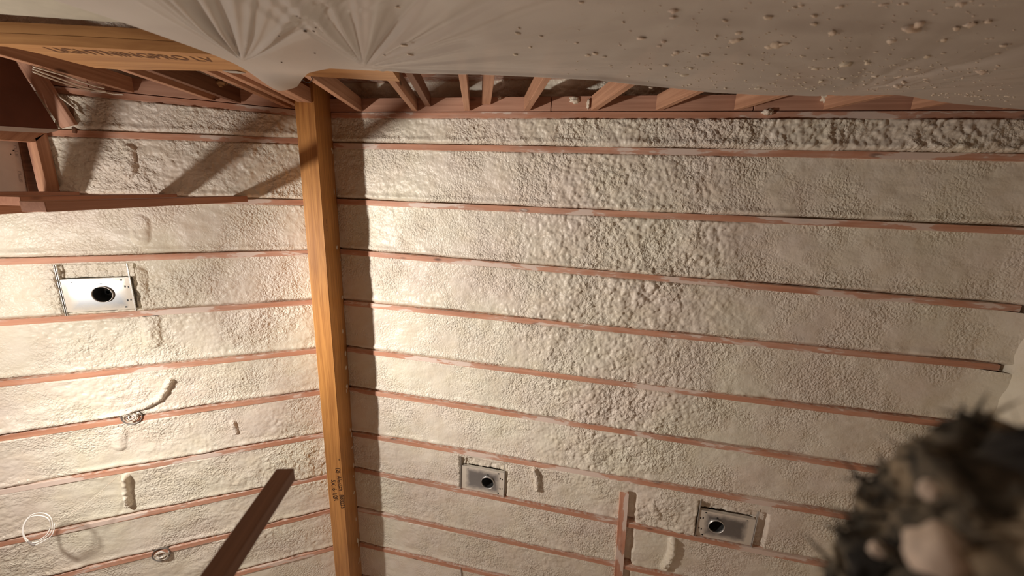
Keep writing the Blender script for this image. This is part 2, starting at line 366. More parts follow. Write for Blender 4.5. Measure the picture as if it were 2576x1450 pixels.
def foam_bay(side, ka, kb, label, x0=None, x1=None, step=.0065, pad=.0203, base=-.004):
    xa = (x0 if x0 is not None else (BW-.004 if side > 0 else XL)); xb = (x1 if x1 is not None else (XR+.02 if side > 0 else -BW+.004))
    nx = int((xb-xa)/step)+1; ny = max(8, int(.37/step)+1)
    if ka == 'g' : ny = max(8, int(.18/step)+1)
    xs = np.linspace(xa, xb, nx); t = np.linspace(0, 1, ny)
    X, Tt = np.meshgrid(xs, t, indexing='ij')
    A = ly(side, ka, X)+pad; B = ly(side, kb, X)-pad
    Y = A+(B-A)*Tt
    wx = X+.02*(vn(X*14, Y*14, 5)-.5)+.007*(vn(X*45, Y*45, 6)-.5); wy = Y+.02*(vn(X*14, Y*14, 8)-.5)+.007*(vn(X*45, Y*45, 9)-.5)
    am = rough_amp(side, X, Y)
    big_ = np.clip((fbm(X*3, Y*3, 91)-.4)*4, 0, 1)
    d = am*(.013*dome(wx*24, wy*24, 1)*big_+.0125*dome(wx*37, wy*37, 12)+.0065*dome(wx*66, wy*66, 2))+.0035*dome(wx*75, wy*60, 4)*np.clip(.2+1.3*am, 0, 1)
    d = d+.022*(fbm(X*5, Y*5, 31)-.5)+.007*(fbm(X*13, Y*26, 37)-.5)
    # build-up beside the timbers: a crisp groove on the near side, a soft fillet on the other
    dA = (Y-A); dB = (B-Y)
    e = -.034*np.exp(-(dB/.010)**2)*(.3+.9*vn(X*3.1, Y*0+ord(str(kb)[0]), 41)) + .010*np.exp(-((dB-.03)/.018)**2)*(.4+vn(X*20, Y*20, 43))
    e = e + .006*np.exp(-(dA/.02)**2)*(vn(X*6, Y*0, 47))
    o = base-.010+d+e                       # + : towards the room
    o = np.where((dA < .004) | (dB < .004), np.minimum(o, -.006), o)
    for P, h, w in RIDGES.get(side, []):
        o = o+(.75+.5*vn(X*45, Y*45, 3))*ridge(P, X, Y, h, w, sr if side > 0 else sl)
    for (px0, px1, py0, py1) in POCK[side]:
        wob = .012*(vn(X*40, Y*40, 77)-.5)
        m = np.clip(np.minimum(np.minimum(X-px0+wob, px1-X+wob), np.minimum(Y-py0+wob, py1-Y+wob))/.012, 0, 1)
        o = o*(1-m)+m*(-.072+.016*dome(wx*22, wy*22, 71)+.008*dome(wx*50, wy*50, 72))
    if side > 0:
        gx = 2.345+(Y-2.97)*.03
        o = o-.05*np.clip((X-gx-.02)/.01, 0, 1)*np.clip((gx+.085+.015*vn(Y*25, X*0, 78)-X)/.012, 0, 1)*np.clip((Y-2.95)/.02, 0, 1)
    # slip the foam clear of the mounting plates
    for (px0, px1, py0, py1) in PLATE[side]:
        m = np.clip(np.minimum(np.minimum(X-px0, px1-X), np.minimum(Y-py0, py1-Y))/.012, 0, 1)
        o = o*(1-m)+m*(-.17)
    if side > 0: o = o+.07*np.clip((X-4.12-.1*vn(Y*5, X*0, 51))/.25, 0, 1)**1.5*(.5+vn(X*6, Y*6, 53))
    n = NR if side > 0 else NL
    Z = H-T*np.abs(X)
    P = np.stack([X-n.x*o, Y, Z-n.z*o], -1)
    if side < 0: P = P[:, ::-1]
    g = grid_obj('foam_insulation', P[:, ::-1] if True else P, foam)
    return tag(g, label, 'insulation', 'spray foam bays on the %s slope' % ('right' if side > 0 else 'left'))
for side in (1, -1):
    sn = 'right' if side > 0 else 'left'; seq = ['g', 1, 2, 3, 4, 5, 6, 7, 8, 9, 10, 11, 12]
    for i in range(12):
        ka, kb = seq[i], seq[i+1]
        st = .0065 if i < 10 else .014
        if side > 0: segs = [(BW-.004, XR+.02)]
        else: segs = [(-2.75, -BW+.004), (XL, -2.75)]
        for j, (a, b) in enumerate(segs):
            lab = 'cream spray foam filling the %s bay from the gable wall, %s slope' % (ORD[i+1], sn)
            if j: lab = 'outer end of the cream foam in the %s bay, low on the left slope' % ORD[i+1]
            foam_bay(side, ka, kb, lab, a, b, st if j == 0 else .02)
    for ka, kb, nm in ((0, 'g', 'directly above the gable wall plate'), (-1, 0, 'just beyond the gable studs'), (-2, -1, 'farthest beyond the gable studs')):
        foam_bay(side, ka, kb, 'shadowed cream spray foam %s, %s slope' % (nm, sn), BW if side > 0 else XL, XR if side > 0 else -BW, .012, base=-.13)

# ------------------------------------------------------------------ room shell
for side in (1, -1):
    n = NR if side > 0 else NL; xe = XR+.3 if side > 0 else XL-.3
    P = [slope_pt(side, 0, -1.3, .24), slope_pt(side, xe, -1.3, .24), slope_pt(side, xe, 6, .24), slope_pt(side, 0, 6, .24)]
    tag(prism('ceiling', P, n, .02, darkw), kind='structure')
tag(abox('floor', (-4.2, -1.3, -.05), (4.6, 6, 0), floorm, bev=0), kind='structure')
tag(abox('wall_left', (-4.1, -1.3, 0), (-4.0, 6, 3.9), fir, bev=0), kind='structure')
tag(abox('wall_far', (-4.1, 5.2, 0), (4.5, 5.3, 5.2), drywall, bev=0), kind='structure')
tag(abox('wall_outer_gable', (-4.1, -1.25, 0), (4.5, -1.15, 5.2), darkw, bev=0), kind='structure')
# right-hand wall, skinned with foam
Yw, Zw = np.meshgrid(np.linspace(.17, 5.2, 260), np.linspace(0, 3.47, 170), indexing='ij')
Xw = XR+.03-.03*fbm(Yw*3, Zw*3, 61)-.012*fbm(Yw*12, Zw*12, 62)
tag(grid_obj('wall_right', np.stack([Xw, Yw, Zw], -1), foam_s), kind='structure')

# ------------------------------------------------------------------ ridge beam with its writing
zb = H-BD
beam = abox('ridge_beam', (-BW, -1.1, zb), (BW, 5.2, H+.2), beamw, bev=.004, axis=1)
tag(beam, 'orange-brown laminated ridge beam running down the peak of the ceiling', 'beam')
def text(name, s, origin, ax, up, size, mat, parent, jit=0.0, shear=0.0, sx=1.0):
    cu = bpy.data.curves.new(name, 'FONT'); cu.body = s; cu.size = size; cu.shear = shear; cu.offset = size*.012
    o = bpy.data.objects.new(name, cu); COL.objects.link(o); dg = bpy.context.evaluated_depsgraph_get(); dg.update()
    me = bpy.data.meshes.new_from_object(o.evaluated_get(dg)); bpy.data.objects.remove(o); bpy.data.curves.remove(cu)
    for v in me.vertices:
        k = v.co.x/size
        v.co.x *= sx
        v.co.y += jit*size*math.sin(k*2.9+1.3)+jit*size*.6*math.sin(k*7.7)
    x = Vector(ax).normalized(); y = Vector(up); y = (y-x*y.dot(x)).normalized(); z = x.cross(y)
    m = Matrix.Identity(4)
    for i in range(3): m[i][0] = x[i]; m[i][1] = y[i]; m[i][2] = z[i]; m[i][3] = origin[i]
    return link(name, me, mat, parent, m)
def on_beam(u, v): return hit(u, v, (0, 0, 1), zb-.0012)
A1 = on_beam(845, 1178); A2 = on_beam(861, 1302)
text('marker_writing', '(2)  AlenSch   B88023/', A1, A2-A1, (1, 0, 0), .046, ink, beam, .05, .1, (A2-A1).length/.50)
A1 = on_beam(832, 1208); A2 = on_beam(841, 1266)
text('marker_writing', '5X16-1/2R', A1, A2-A1, (1, 0, 0), .048, ink, beam, .05, .1, (A2-A1).length/.232)
A1 = on_beam(850, 1155)
text('marker_writing', '=', A1, (0, 1, 0), (1, 0, 0), .03, ink, beam)
S1 = hit(820, 552, (1, 0, 0), BW+.0012); S2 = hit(822, 592, (1, 0, 0), BW+.0012)
text('printed_stamp', 'IIIII  II II', S1, S2-S1, (0, 0, 1), .028, inkf, beam)
bm = bmesh.new()                                # glue-line seam of foam smears beside the beam
rs = random.Random(2)
for i in range(26):
    y = rs.uniform(.3, 4.4); z = H-.02-rs.uniform(.01, .07)
    m = Matrix.Translation((BW+.001, y, z)) @ Matrix.Diagonal((.002, rs.uniform(.006, .03), rs.uniform(.004, .018), 1))
    bmesh.ops.create_icosphere(bm, subdivisions=2, radius=1, matrix=m)
me = bpy.data.meshes.new('foam_smears'); bm.to_mesh(me); bm.free()
tag(link('foam_smears', me, speckm, beam, Matrix.Identity(4), True), 'cream foam smears along the top of the beam side', kind='stuff')

# ------------------------------------------------------------------ gable wall framing
YG0, YG1 = .075, .165
for side in (1, -1):
    sn = 'right' if side > 0 else 'left'
    brk = [(.0, 1.62), (1.625, 2.78), (2.785, XR)] if side > 0 else [(0, 1.25), (1.255, 4.0)]
    for i, (a, b) in enumerate(brk):
        a = max(a, .02); yy = (YG0+YG1)/2
        p = board('top_plate', slope_pt(side, side*a, yy, .004), slope_pt(side, side*b, yy, .004), YG1-YG0, .038, NR if side > 0 else NL, pinkw)
        tag(p, 'sloping gable wall top plate %s of the ridge beam, %s length from the beam' % (sn, ORD[i+1]), 'plate', 'gable wall top plates')
def stud(name, x, y0, y1, z0, ztop, label, w=.038, mat=fir, group=None, cat='stud'):
    o = abox(name, (x-w/2, y0, z0), (x+w/2, y1, ztop), mat, axis=2)
    return tag(o, label, cat, group)
def zc(x): return H-T*abs(x)-.002
GS = 'gable wall studs'
sp = [(.705, 'stud butting the laminated header end,'), (1.072, 'second stud'), (1.468, 'third stud'), (1.885, 'fourth stud'), (2.262, 'fifth stud'), (2.69, 'sixth stud'), (3.14, 'seventh stud'), (3.55, 'eighth stud'), (3.95, 'ninth stud')]
for x, nm in sp:
    stud('wall_stud', x, YG0, YG1, 0, zc(x+.02), 'gable wall %s right of the ridge beam' % nm, group=GS)
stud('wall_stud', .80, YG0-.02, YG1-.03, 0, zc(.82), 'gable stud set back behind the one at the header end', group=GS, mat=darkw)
stud('wall_stud', 1.20, YG0-.06, YG1-.04, 0, zc(1.22), 'short set-back stud just right of the second gable stud', group=GS, w=.06)
# cripples on top of the header
CS = 'cripple studs above the header'
for x, nm in ((.292, 'cripple stud just right of the ridge beam, over the sheet corner'), (-.64, 'cripple stud left of the beam with cables clipped beside it'),
              (-.50, 'dark cripple stud between the cabled stud and the beam post'), (-1.05, 'outer cripple stud near the header tail')):
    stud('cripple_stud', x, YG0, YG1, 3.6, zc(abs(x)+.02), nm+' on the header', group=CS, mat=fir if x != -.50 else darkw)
for x, nm, m in ((-.205, 'leftmost ply', fir), (-.115, 'middle ply', fir), (.0, 'widest ply', fir)):
    w = .038 if x < 0 else .09
    stud('beam_post', x, YG0, YG1+.0, 3.6, zb if abs(x) < .1 else zc(abs(x)+.03), '%s of the built-up post carrying the ridge beam end' % nm, w=w, group='plies of the post under the ridge beam', cat='post')
# header of two plies
hd = empty('laminated_header', (.0, .16, 3.35)); tag(hd, 'double laminated header beam crossing the gable wall behind the plastic', 'beam')
def hdp(u, v): return hit(u, v, (0, 1, 0), .200)
prof = [hdp(*q) for q in ((-60,108),(60,112),(170,117),(290,123),(436,131))]+[Vector((.3,.2,3.35)), Vector((.775,.2,3.35)), Vector((.775,.2,3.60))]+[hdp(*q) for q in ((560,179),(300,175),(240,171),(190,159),(100,135),(20,118),(-60,112))]
for i, (y0, y1) in enumerate(((.163, .200), (.124, .161))):
    prism('beam_ply', [Vector((p.x, y1, p.z)) for p in prof], (0, -1, 0), y1-y0, lvl, hd)
text('printed_lettering', 'LIGHTNINGPRO LV', (-.575, .2015, 3.46), (1, 0, .0), (0, 0, -1), .086, inkf, hd, sx=.83)
# small nail plate
npx = hit(590, 182, (0, 1, 0), .2045)
npl = prism('nail_plate', [npx+Vector(q) for q in ((-.045, 0, -.012), (.02, 0, -.018), (.045, 0, .006), (.01, 0, .02), (-.03, 0, .016))], (0, -1, 0), .002, steel2)
tag(npl, 'small punched steel nail plate on the top edge of the header', 'nail plate')
# cladding of the gable below the header
tag(abox('wall_gable', (-2.1, .085, 0), (.65, .118, 3.325), plain('grey_board', (.50, .47, .38), .7, noise=.1), bev=0), kind='structure')

# scraps lodged in the gap
def blob(name, loc, scale, mat, parent=None, seed=0, amp=.35, sub=3, rot=None, fr=2.0):
    bm = bmesh.new(); bmesh.ops.create_icosphere(bm, subdivisions=sub, radius=1)
    from mathutils import noise
    for v in bm.verts:
        v.co *= 1+amp*noise.noise(v.co*fr+Vector((seed*3.1, seed*1.7, 0)))*1.6+amp*.5*noise.noise(v.co*fr*2.7+Vector((seed, 5, 0)))
    me = bpy.data.meshes.new(name); bm.to_mesh(me); bm.free()
    m = Matrix.Translation(loc) @ (rot.to_4x4() if rot else Matrix.Identity(4)) @ Matrix.Diagonal((*scale, 1))
    me.transform(Matrix.Diagonal((*scale, 1))); m = Matrix.Translation(loc) @ (rot.to_4x4() if rot else Matrix.Identity(4))
    return link(name, me, mat, parent, m, True)
kraft = plain('kraft_paper', (.55, .33, .16), .8, noise=.4)
for (u, v), s, nm in (((545, 208), (.05, .02, .03), 'pale scrap'), ((560, 222), (.03, .02, .03), 'crumpled tan scrap'), ((607, 236), (.035, .02, .02), 'lowest tan scrap')):
    tag(blob('insulation_scrap', hit(u, v, (0, 1, 0), .09), s, kraft, None, u, .6), '%s of insulation wedged above the header left of the beam' % nm, 'scrap', 'insulation scraps')

# ------------------------------------------------------------------ left-hand partition studs and framed opening
PS = 'flat studs of the left partition'
for x, w, nm in ((-.545, .09, 'nearest the ridge beam'), (-.945, .115, 'double-width, between its neighbours'), (-1.41, .08, 'nearest the framed opening')):
    stud('partition_stud', x, .79, .83, {-.545: 3.2, -.945: 3.5}.get(x, 3.4), H-T*abs(x)-.02, 'flat partition stud left of the beam, %s' % nm, w=w, group=PS, mat=partw)
fr = empty('framed_opening', (-1.5, .68, 3.6)); tag(fr, 'rough lumber opening framed below the left slope at the picture edge', 'frame')
def xp(u, v, c): return hit(u, v, (1, 0, 0), c)
XF = -1.47
def quad(name, q, n, d, mat, parent): return prism(name, [xp(*a) for a in q], n, d, mat, parent, .001)
quad('top_rail', [(118,333,XF),(163,529,XF),(133,532,XF),(88,348,XF)], (-1,0,0), .038, fir, fr)
quad('side_rail', [(118,333,XF),(88,358,XF),(-120,343,XF),(-120,315,XF)], (-1,0,0), .038, fir, fr)
quad('side_rail', [(163,529,XF),(-120,548,XF),(-120,520,XF),(135,508,XF)], (-1,0,0), .038, fir, fr)
quad('inner_trim', [(95,357,XF-.03),(130,498,XF-.03),(116,505,XF-.03),(80,357,XF-.03)], (-1,0,0), .03, pinkw, fr)
quad('inner_trim', [(95,352,XF-.03),(80,359,XF-.03),(-120,345,XF-.03),(-120,338,XF-.03)], (-1,0,0), .03, pinkw, fr)
quad('back_stud', [(50,357,XF-.09),(85,360,XF-.09),(122,512,XF-.09),(78,513,XF-.09)], (-1,0,0), .03, darkw, fr)
dwp = prism('drywall_panel', [xp(-130,340,XF-.1), xp(49,357,XF-.1), xp(79,513,XF-.1), xp(-130,520,XF-.1)], (-1,0,0), .0127, drywall)
tag(dwp, 'pale drywall panel with faint printing seen through the framed opening', 'panel')
for uv in ((41,365),(52,430)):
    text('printed_lettering', 'LITE', xp(*uv,XF-.098), xp(66,500,XF-.098)-xp(41,365,XF-.098), (0,0,-1), .02, plain('grey_print', (.45,.42,.42)), dwp, sx=1.8)
for (u, v, r) in ((34, 379, .004), (27, 388, .003)):
    bm = bmesh.new(); bmesh.ops.create_uvsphere(bm, u_segments=10, v_segments=6, radius=r); me = bpy.data.meshes.new('screw'); bm.to_mesh(me); bm.free()
    link('screw', me, black, dwp, Matrix.Translation(xp(u, v, XF-.099)))
# dark sheet back and its slanted brace
XD = -1.42
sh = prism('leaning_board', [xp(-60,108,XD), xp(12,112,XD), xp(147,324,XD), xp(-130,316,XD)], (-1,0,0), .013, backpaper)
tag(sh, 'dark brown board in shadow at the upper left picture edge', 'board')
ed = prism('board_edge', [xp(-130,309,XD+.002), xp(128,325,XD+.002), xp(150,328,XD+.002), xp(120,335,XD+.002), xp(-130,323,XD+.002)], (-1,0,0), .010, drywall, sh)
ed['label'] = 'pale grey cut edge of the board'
a, b = sl(34,112,-.07), sl(170,318,-.03)
tag(board('slanted_brace', a, b, .085, .03, (0,0,1), pinkw), 'slanted orange-pink brace beside the dark board at upper left', 'brace')
# cross piece and dark straps on the bay beside it
a, b = sl(178,262,-.012), sl(186,335,-.012)
tag(board('blocking', a, b, .018, .03, NL, darkw), 'thin dark upright strip in the first foam bay at upper left', 'blocking')

# electrical cables by the left cripple stud
cab = [([(84,168),(160,190),(230,214),(262,222)], 'topmost of the cables'), ([(84,174),(150,198),(225,222),(266,230)], 'second of the cables'),
       ([(84,181),(150,206),(220,226),(268,233),(290,237),(310,238)], 'lowest cable with a drooping end')]
for i, (pp, nm) in enumerate(cab):
    tag(tube('electrical_cable', [hit(u, v, (0, 1, 0), .185+.006*i) for u, v in pp], .0045, cablem), '%s clipped along the left cripple stud' % nm, 'cable', 'cables on the cripple stud')
tag(tube('electrical_cable', [sl(98,222,-.01), sl(130,226,-.03), sl(152,245,-.04), sl(172,260,-.03), sl(205,285,-.015), sl(228,300,.0)], .005, cablem), 'loose pale cable crossing the first foam bay at upper left', 'cable')
tag(tube('wire_hook', [hit(u, v, (0,1,0), .172) for u, v in ((752,196),(768,206),(778,208),(786,200),(783,194))], .002, black), 'small black wire hook under the header right of the sheet corner', 'hook')

# ------------------------------------------------------------------ recessed light housings
def housing(side, plate, hole, label, flip=1):
    f = sr if side > 0 else sl; n = NR if side > 0 else NL; d = DR if side > 0 else DL*-1
    d = Vector((1, 0, -T*side)).normalized()
    x0, x1, y0, y1 = plate; dep = .016
    c = slope_pt(side, (x0+x1)/2, (y0+y1)/2, dep); m = frame(c, d, n); mi = m.inverted()
    root = empty('recessed_light_housing', c); root.matrix_world = m
    tag(root, label, 'light housing', 'recessed light housings')
    hx = (mi@f(*hole, ))[0]; hy = (mi@f(*hole))[1]; R = .056
    sxl = (x1-x0)*math.sqrt(1+T*T)/2; syl = (y1-y0)/2
    # plate with a round hole
    bm = bmesh.new(); K = 48; ring = []; outer = []
    for k in range(K):
        a = 2*math.pi*k/K; ca, sa = math.cos(a), math.sin(a)
        ring.append(bm.verts.new((hx+R*ca, hy+R*sa, 0)))
        tx = ((sxl-hx) if ca > 0 else (sxl+hx))/max(abs(ca), 1e-6); ty = ((syl-hy) if sa > 0 else (syl+hy))/max(abs(sa), 1e-6)
        t = min(tx, ty); outer.append(bm.verts.new((hx+t*ca, hy+t*sa, 0)))
    for k in range(K): bm.faces.new((ring[k], ring[(k+1)%K], outer[(k+1)%K], outer[k]))
    cs = [bm.verts.new((sx_*sxl, sy_*syl, 0)) for sx_, sy_ in ((1,1),(-1,1),(-1,-1),(1,-1))]
    for cv in cs:                           # fill the corner triangles
        near = sorted(range(K), key=lambda k: (outer[k].co-cv.co).length)
        for k in range(K):
            p, q = outer[k], outer[(k+1)%K]
            if abs(p.co.x-q.co.x) > 1e-5 and abs(p.co.y-q.co.y) > 1e-5 and (p.co-cv.co).length < .08 and (q.co-cv.co).length < .08:
                bm.faces.new((p, q, cv))
    bmesh.ops.recalc_face_normals(bm, faces=bm.faces[:])
    e = bmesh.ops.extrude_face_region(bm, geom=bm.faces[:]); 
    for v in e['geom']:
        if isinstance(v, bmesh.types.BMVert): v.co.z += .0015
    bmesh.ops.recalc_face_normals(bm, faces=bm.faces[:])
    me = bpy.data.meshes.new('mounting_plate'); bm.to_mesh(me); bm.free()
    pl = link('mounting_plate', me, steel, root, m)
    # collar and can
    def lathe(name, prof, mat, cx, cy, par, seg=40):
        bm = bmesh.new(); rr = []
        for r, z in prof: rr.append([bm.verts.new((cx+r*math.cos(2*math.pi*k/seg), cy+r*math.sin(2*math.pi*k/seg), z)) for k in range(seg)])
        for i in range(len(rr)-1):
            for k in range(seg): bm.faces.new((rr[i][k], rr[i][(k+1)%seg], rr[i+1][(k+1)%seg], rr[i+1][k]))
        if prof[-1][0] < .06 and name != 'collar': bm.faces.new(rr[-1])
        bmesh.ops.recalc_face_normals(bm, faces=bm.faces[:])
        me = bpy.data.meshes.new(name); bm.to_mesh(me); bm.free(); return link(name, me, mat, par, m, True)
    lathe('can', [(.054, -.012), (.055, .0), (.055, .12), (.03, .125), (.0001, .125)], canm, hx, hy, root)
    lathe('collar', [(.0565, .002), (.0565, -.014), (.0535, -.014), (.0535, .004), (.0565, .004)], steel2, hx, hy, root)
    lathe('lamp_socket', [(.012, .06), (.02, .065), (.02, .12), (.0001, .12)], black, hx, hy, root, 20)
    # slots and screw holes
    def slot(x, y, w, h): link('slot', box_me('slot', w, h, .001, 0), black, pl, m @ Matrix.Translation((x, y, -.0007)))
    for s_ in (-1, 1):
        slot(flip*(sxl-.03), s_*.05, .008, .014); slot(flip*(sxl-.012), s_*.046, .007, .012); slot(flip*(sxl-.045), s_*(syl-.016), .012, .010)
    slot(hx, hy-R-.016, .012, .008); slot(-flip*(sxl-.055), -syl+.02, .006, .006)
    # hanger bars to the timbers, across the bay
    ya, yb = (-syl-.1, syl+.028)
    for s_ in (-1, 1):
        for dx in (0, .006):
            mm = m @ Matrix.Translation((s_*(sxl+.002)+dx*s_, (ya+yb)/2, .002-dx))
            link('hanger_bar', box_me('hanger_bar', .0025, yb-ya, .012, .0004), steel2, root, mm)
    flange = m @ Matrix.Translation((0, -syl, .012)); link('plate_flange', box_me('plate_flange', 2*sxl-.01, .002, .026, .0005), steel2, root, flange)
    return root
housing(-1, PLATE[-1][0], (256, 742), 'bright steel recessed light housing in the left slope, left of the beam')
housing(1, PLATE[1][0], (1226, 1217), 'dull steel recessed light housing in the right slope, nearer the beam')
housing(1, PLATE[1][1], (1803, 1328), 'darkest steel recessed light housing, right of the upright cross board', -1)

# partly visible bracket at the bottom edge of the picture
bmx = sr(1160, 1447)
tag(board('hanger_bracket', sr(1158,1430,-.008), sr(1162,1475,-.008), .006, .02, NR, steel2), 'thin metal bracket tip at the bottom edge, right of the beam', 'bracket')

# ------------------------------------------------------------------ round ceiling boxes with coiled wires
def round_box(u, v, label, seed):
    c = sl(u, v, -.012); m = frame(c, Vector((1, 0, T)), NL); root = empty('ceiling_box', c); root.matrix_world = m
    tag(root, label, 'electrical box', 'round ceiling boxes')
    bm = bmesh.new(); R = .062; rr = []; seg = 32
    for r, z in ((R, 0), (R, .05), (.0001, .05), (.0001, .047), (R-.004, .047), (R-.004, 0), (R, 0)):
        rr.append([bm.verts.new((r*math.cos(2*math.pi*k/seg), r*math.sin(2*math.pi*k/seg), z)) for k in range(seg)])
    for i in range(len(rr)-1):
        for k in range(seg): bm.faces.new((rr[i][k], rr[i][(k+1)%seg], rr[i+1][(k+1)%seg], rr[i+1][k]))
    bmesh.ops.recalc_face_normals(bm, faces=bm.faces[:]); me = bpy.data.meshes.new('box_shell'); bm.to_mesh(me); bm.free()
    link('box_shell', me, boxm, root, m, True)
    rs = random.Random(seed)
    for j in range(6):
        pts = []; r0 = rs.uniform(.018, .052); ph = rs.uniform(0, 6.3); el = rs.uniform(.65, 1)
        for k in range(13):
            a = ph+k*2*math.pi/10; q = r0*(1-.03*k)
            pts.append(m @ Vector((q*math.cos(a), q*el*math.sin(a), .012-.004*j+.006*math.sin(a*1.7+j))))
        tube('coiled_wire', pts, .0034, wirew if j < 4 else cablem, root, 4, 6)
    return root
round_box(330, 1050, 'round ceiling box stuffed with coiled wires, upper of two on the left', 1)
round_box(405, 1397, 'round ceiling box stuffed with coiled wires, near the bottom edge', 2)

# hanging loop of white cable
def hz(u, v, z): return hit(u, v, (0, 0, 1), z)
c0 = [(296,1199,4.30),(270,1222,4.22),(240,1250,4.15),(200,1280,4.08),(160,1300,4.02),(140,1316,4.0)]
loop = [(138,1318,4.0),(132,1345,3.98),(110,1362,3.97),(85,1372,3.96),(66,1362,3.97),(57,1340,3.98),(62,1315,4.0),(80,1296,4.02),(104,1291,4.02),(124,1298,4.01),(132,1316,4.0),
        (128,1340,3.985),(104,1360,3.975),(80,1366,3.965),(62,1350,3.975),(60,1325,3.99),(74,1303,4.01),(100,1298,4.01),(122,1306,4.0),(127,1325,4.0),(118,1345,3.985),(98,1360,3.98)]
lp = empty('hanging_cable', hz(296, 1199, 4.30)); tag(lp, 'white cable hanging from the left slope and coiled into a loop', 'cable')
tube('cable_tail', [hz(*q) for q in c0], .0022, cablem, lp)
tube('cable_loop', [hz(*q) for q in loop], .0032, wirew, lp, 5)
tube('tape_wrap', [hz(*q) for q in ((70,1362,3.965),(80,1369,3.962),(88,1372,3.962))], .008, plain('grey_tape', (.25,.22,.2), .5), lp)

# ------------------------------------------------------------------ cross board in the lower right slope and free-standing post
a = sr(1571, 1243, -.012); b = sr(1556, 1450, -.012); b = a+(b-a)*2.4
cbd = board('cross_board', a, b, .068, .19, NR, wood_mat('cross_lumber', (.62, .30, .19), (.42, .17, .10), foamy=1.2, ew=.040))
tag(cbd, 'upright reddish board crossing the rafters low on the right slope', 'board')
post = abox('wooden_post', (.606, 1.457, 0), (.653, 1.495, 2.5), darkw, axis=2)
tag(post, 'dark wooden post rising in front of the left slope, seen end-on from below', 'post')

# ------------------------------------------------------------------ plastic sheet over the gable wall
YS = .235
top = [(700,198),(745,197),(775,182),(830,172),(950,178),(1040,187),(1200,189),(1350,194),(1500,200),(1650,215),(1800,228),(2000,239),(2150,241),(2250,239),(2400,262),(2576,276),(2750,285)]
left = [(700,198),(600,165),(420,106),(260,50),(120,0),(-60,-60)]
def pol(P, n, c=YS):
    W = [hit(u, v, (0, 1, 0), c) for u, v in P]; W = np.array([[p.x, p.z] for p in W])
    s = np.r_[0, np.cumsum(np.hypot(*(W[1:]-W[:-1]).T))]; s /= s[-1]; q = np.linspace(0, 1, n)
    return np.stack([np.interp(q, s, W[:, 0]), np.interp(q, s, W[:, 1])], -1)
NU, NV = 520, 260
topc = pol(top, NU); leftc = pol(left, NV); xr_ = topc[-1, 0]
zbot = 1.2
k_ = NV//3; lw = pol(left, NV-k_); leftc = np.concatenate([lw, np.stack([np.linspace(lw[-1,0], lw[-1,0]-.35, k_+1)[1:], np.linspace(lw[-1,1], zbot, k_+1)[1:]], -1)])
vv = np.linspace(0, 1, NV)[None, :, None]; uu = np.linspace(0, 1, NU)[:, None, None]
rc = np.stack([np.full(NV, xr_), np.linspace(topc[-1, 1], zbot, NV)], -1)
bc = np.stack([np.linspace(leftc[-1, 0], xr_, NU), np.full(NU, zbot)], -1)
S = (1-vv)*topc[:, None]+vv*bc[:, None]+(1-uu)*leftc[None]+uu*rc[None]-((1-uu)*(1-vv)*topc[0]+uu*(1-vv)*topc[-1]+(1-uu)*vv*leftc[-1]+uu*vv*rc[-1])
X, Z = S[..., 0], S[..., 1]
def fan(u, v, k, r0, r1, seed, amp, a0=-9, a1=9):
    p = hit(u, v, (0, 1, 0), YS); dx, dz = X-p.x, Z-p.z; r = np.hypot(dx, dz)+1e-4; th = np.arctan2(dx, -dz)
    w = np.clip(r/r0, 0, 1)*np.exp(-(r/r1)**1.5)*np.clip((th-a0)/.15, 0, 1)*np.clip((a1-th)/.15, 0, 1)
    f = (vn(th*k+7, r*.35+3, seed)-.5)*1.2+(vn(th*k*2.4+2, r*.5, seed+1)-.5)*.8+(vn(th*k*6, r*.9, seed+2)-.5)*.35
    return amp*w*f, r
f1, r1 = fan(610, 158, 9.0, .45, 1.3, 100, .055, .02, .85)
f2, r2 = fan(915, 172, 6.5, .45, 1.0, 200, .042, -.25, 2.2)
f3, r3 = fan(2150, 235, 3.0, .4, 1.2, 300, .03)
bag = .05*np.exp(-((X-.25)/.16)**2-((Z-3.52)/.12)**2)
hem = .012*np.exp(-((Z-(np.interp(X, topc[:, 0], topc[:, 1])-.035))/.012)**2)*np.clip((X-.6)*3, 0, 1)*np.clip((2.6-X), 0, 1)
sw = .05*(fbm(X*1.4, Z*1.1, 410)-.5)+.018*(vn(X*1.3+Z*.5, (Z+.12*X)*16, 420)-.5)*np.clip((X-.9), 0, 1)
Y = YS+f1+f2*.9+f3*.6+bag+hem+sw*np.clip((np.interp(X, topc[:, 0], topc[:, 1])-Z)*5, 0, 1)
Y = np.maximum(Y, .206)
def sheet_mat():
    m, nt, b = newmat('poly_sheet'); L = nt.links; g = N(nt, 'ShaderNodeNewGeometry')
    n = N(nt, 'ShaderNodeTexNoise', inp={'Scale': 2.0, 'Detail': 4.0}); L.new(g.outputs['Position'], n.inputs[0])
    L.new(ramp(nt, n.outputs[0], [(.3, (.50, .455, .41)), (.7, (.58, .54, .49))]), b.inputs['Base Color'])
    b.inputs['Roughness'].default_value = .38; b.inputs['Specular IOR Level'].default_value = .45
    b.inputs['Alpha'].default_value = .93
    n2 = N(nt, 'ShaderNodeTexNoise', inp={'Scale': 60.0, 'Detail': 2.0}); L.new(g.outputs['Position'], n2.inputs[0])
    bp = N(nt, 'ShaderNodeBump', inp={'Strength': .08, 'Distance': .002}); L.new(n2.outputs[0], bp.inputs['Height']); L.new(bp.outputs[0], b.inputs['Normal'])
    return m
sheet = grid_obj('plastic_sheet', np.stack([X, Y, Z], -1), sheet_mat())
tag(sheet, 'large pleated translucent plastic sheet stapled over the gable wall, flecked with foam', 'plastic sheet')
def sheet_y(x, z):
    i = np.argmin((X-x)**2+(Z-z)**2); return Y.ravel()[i]
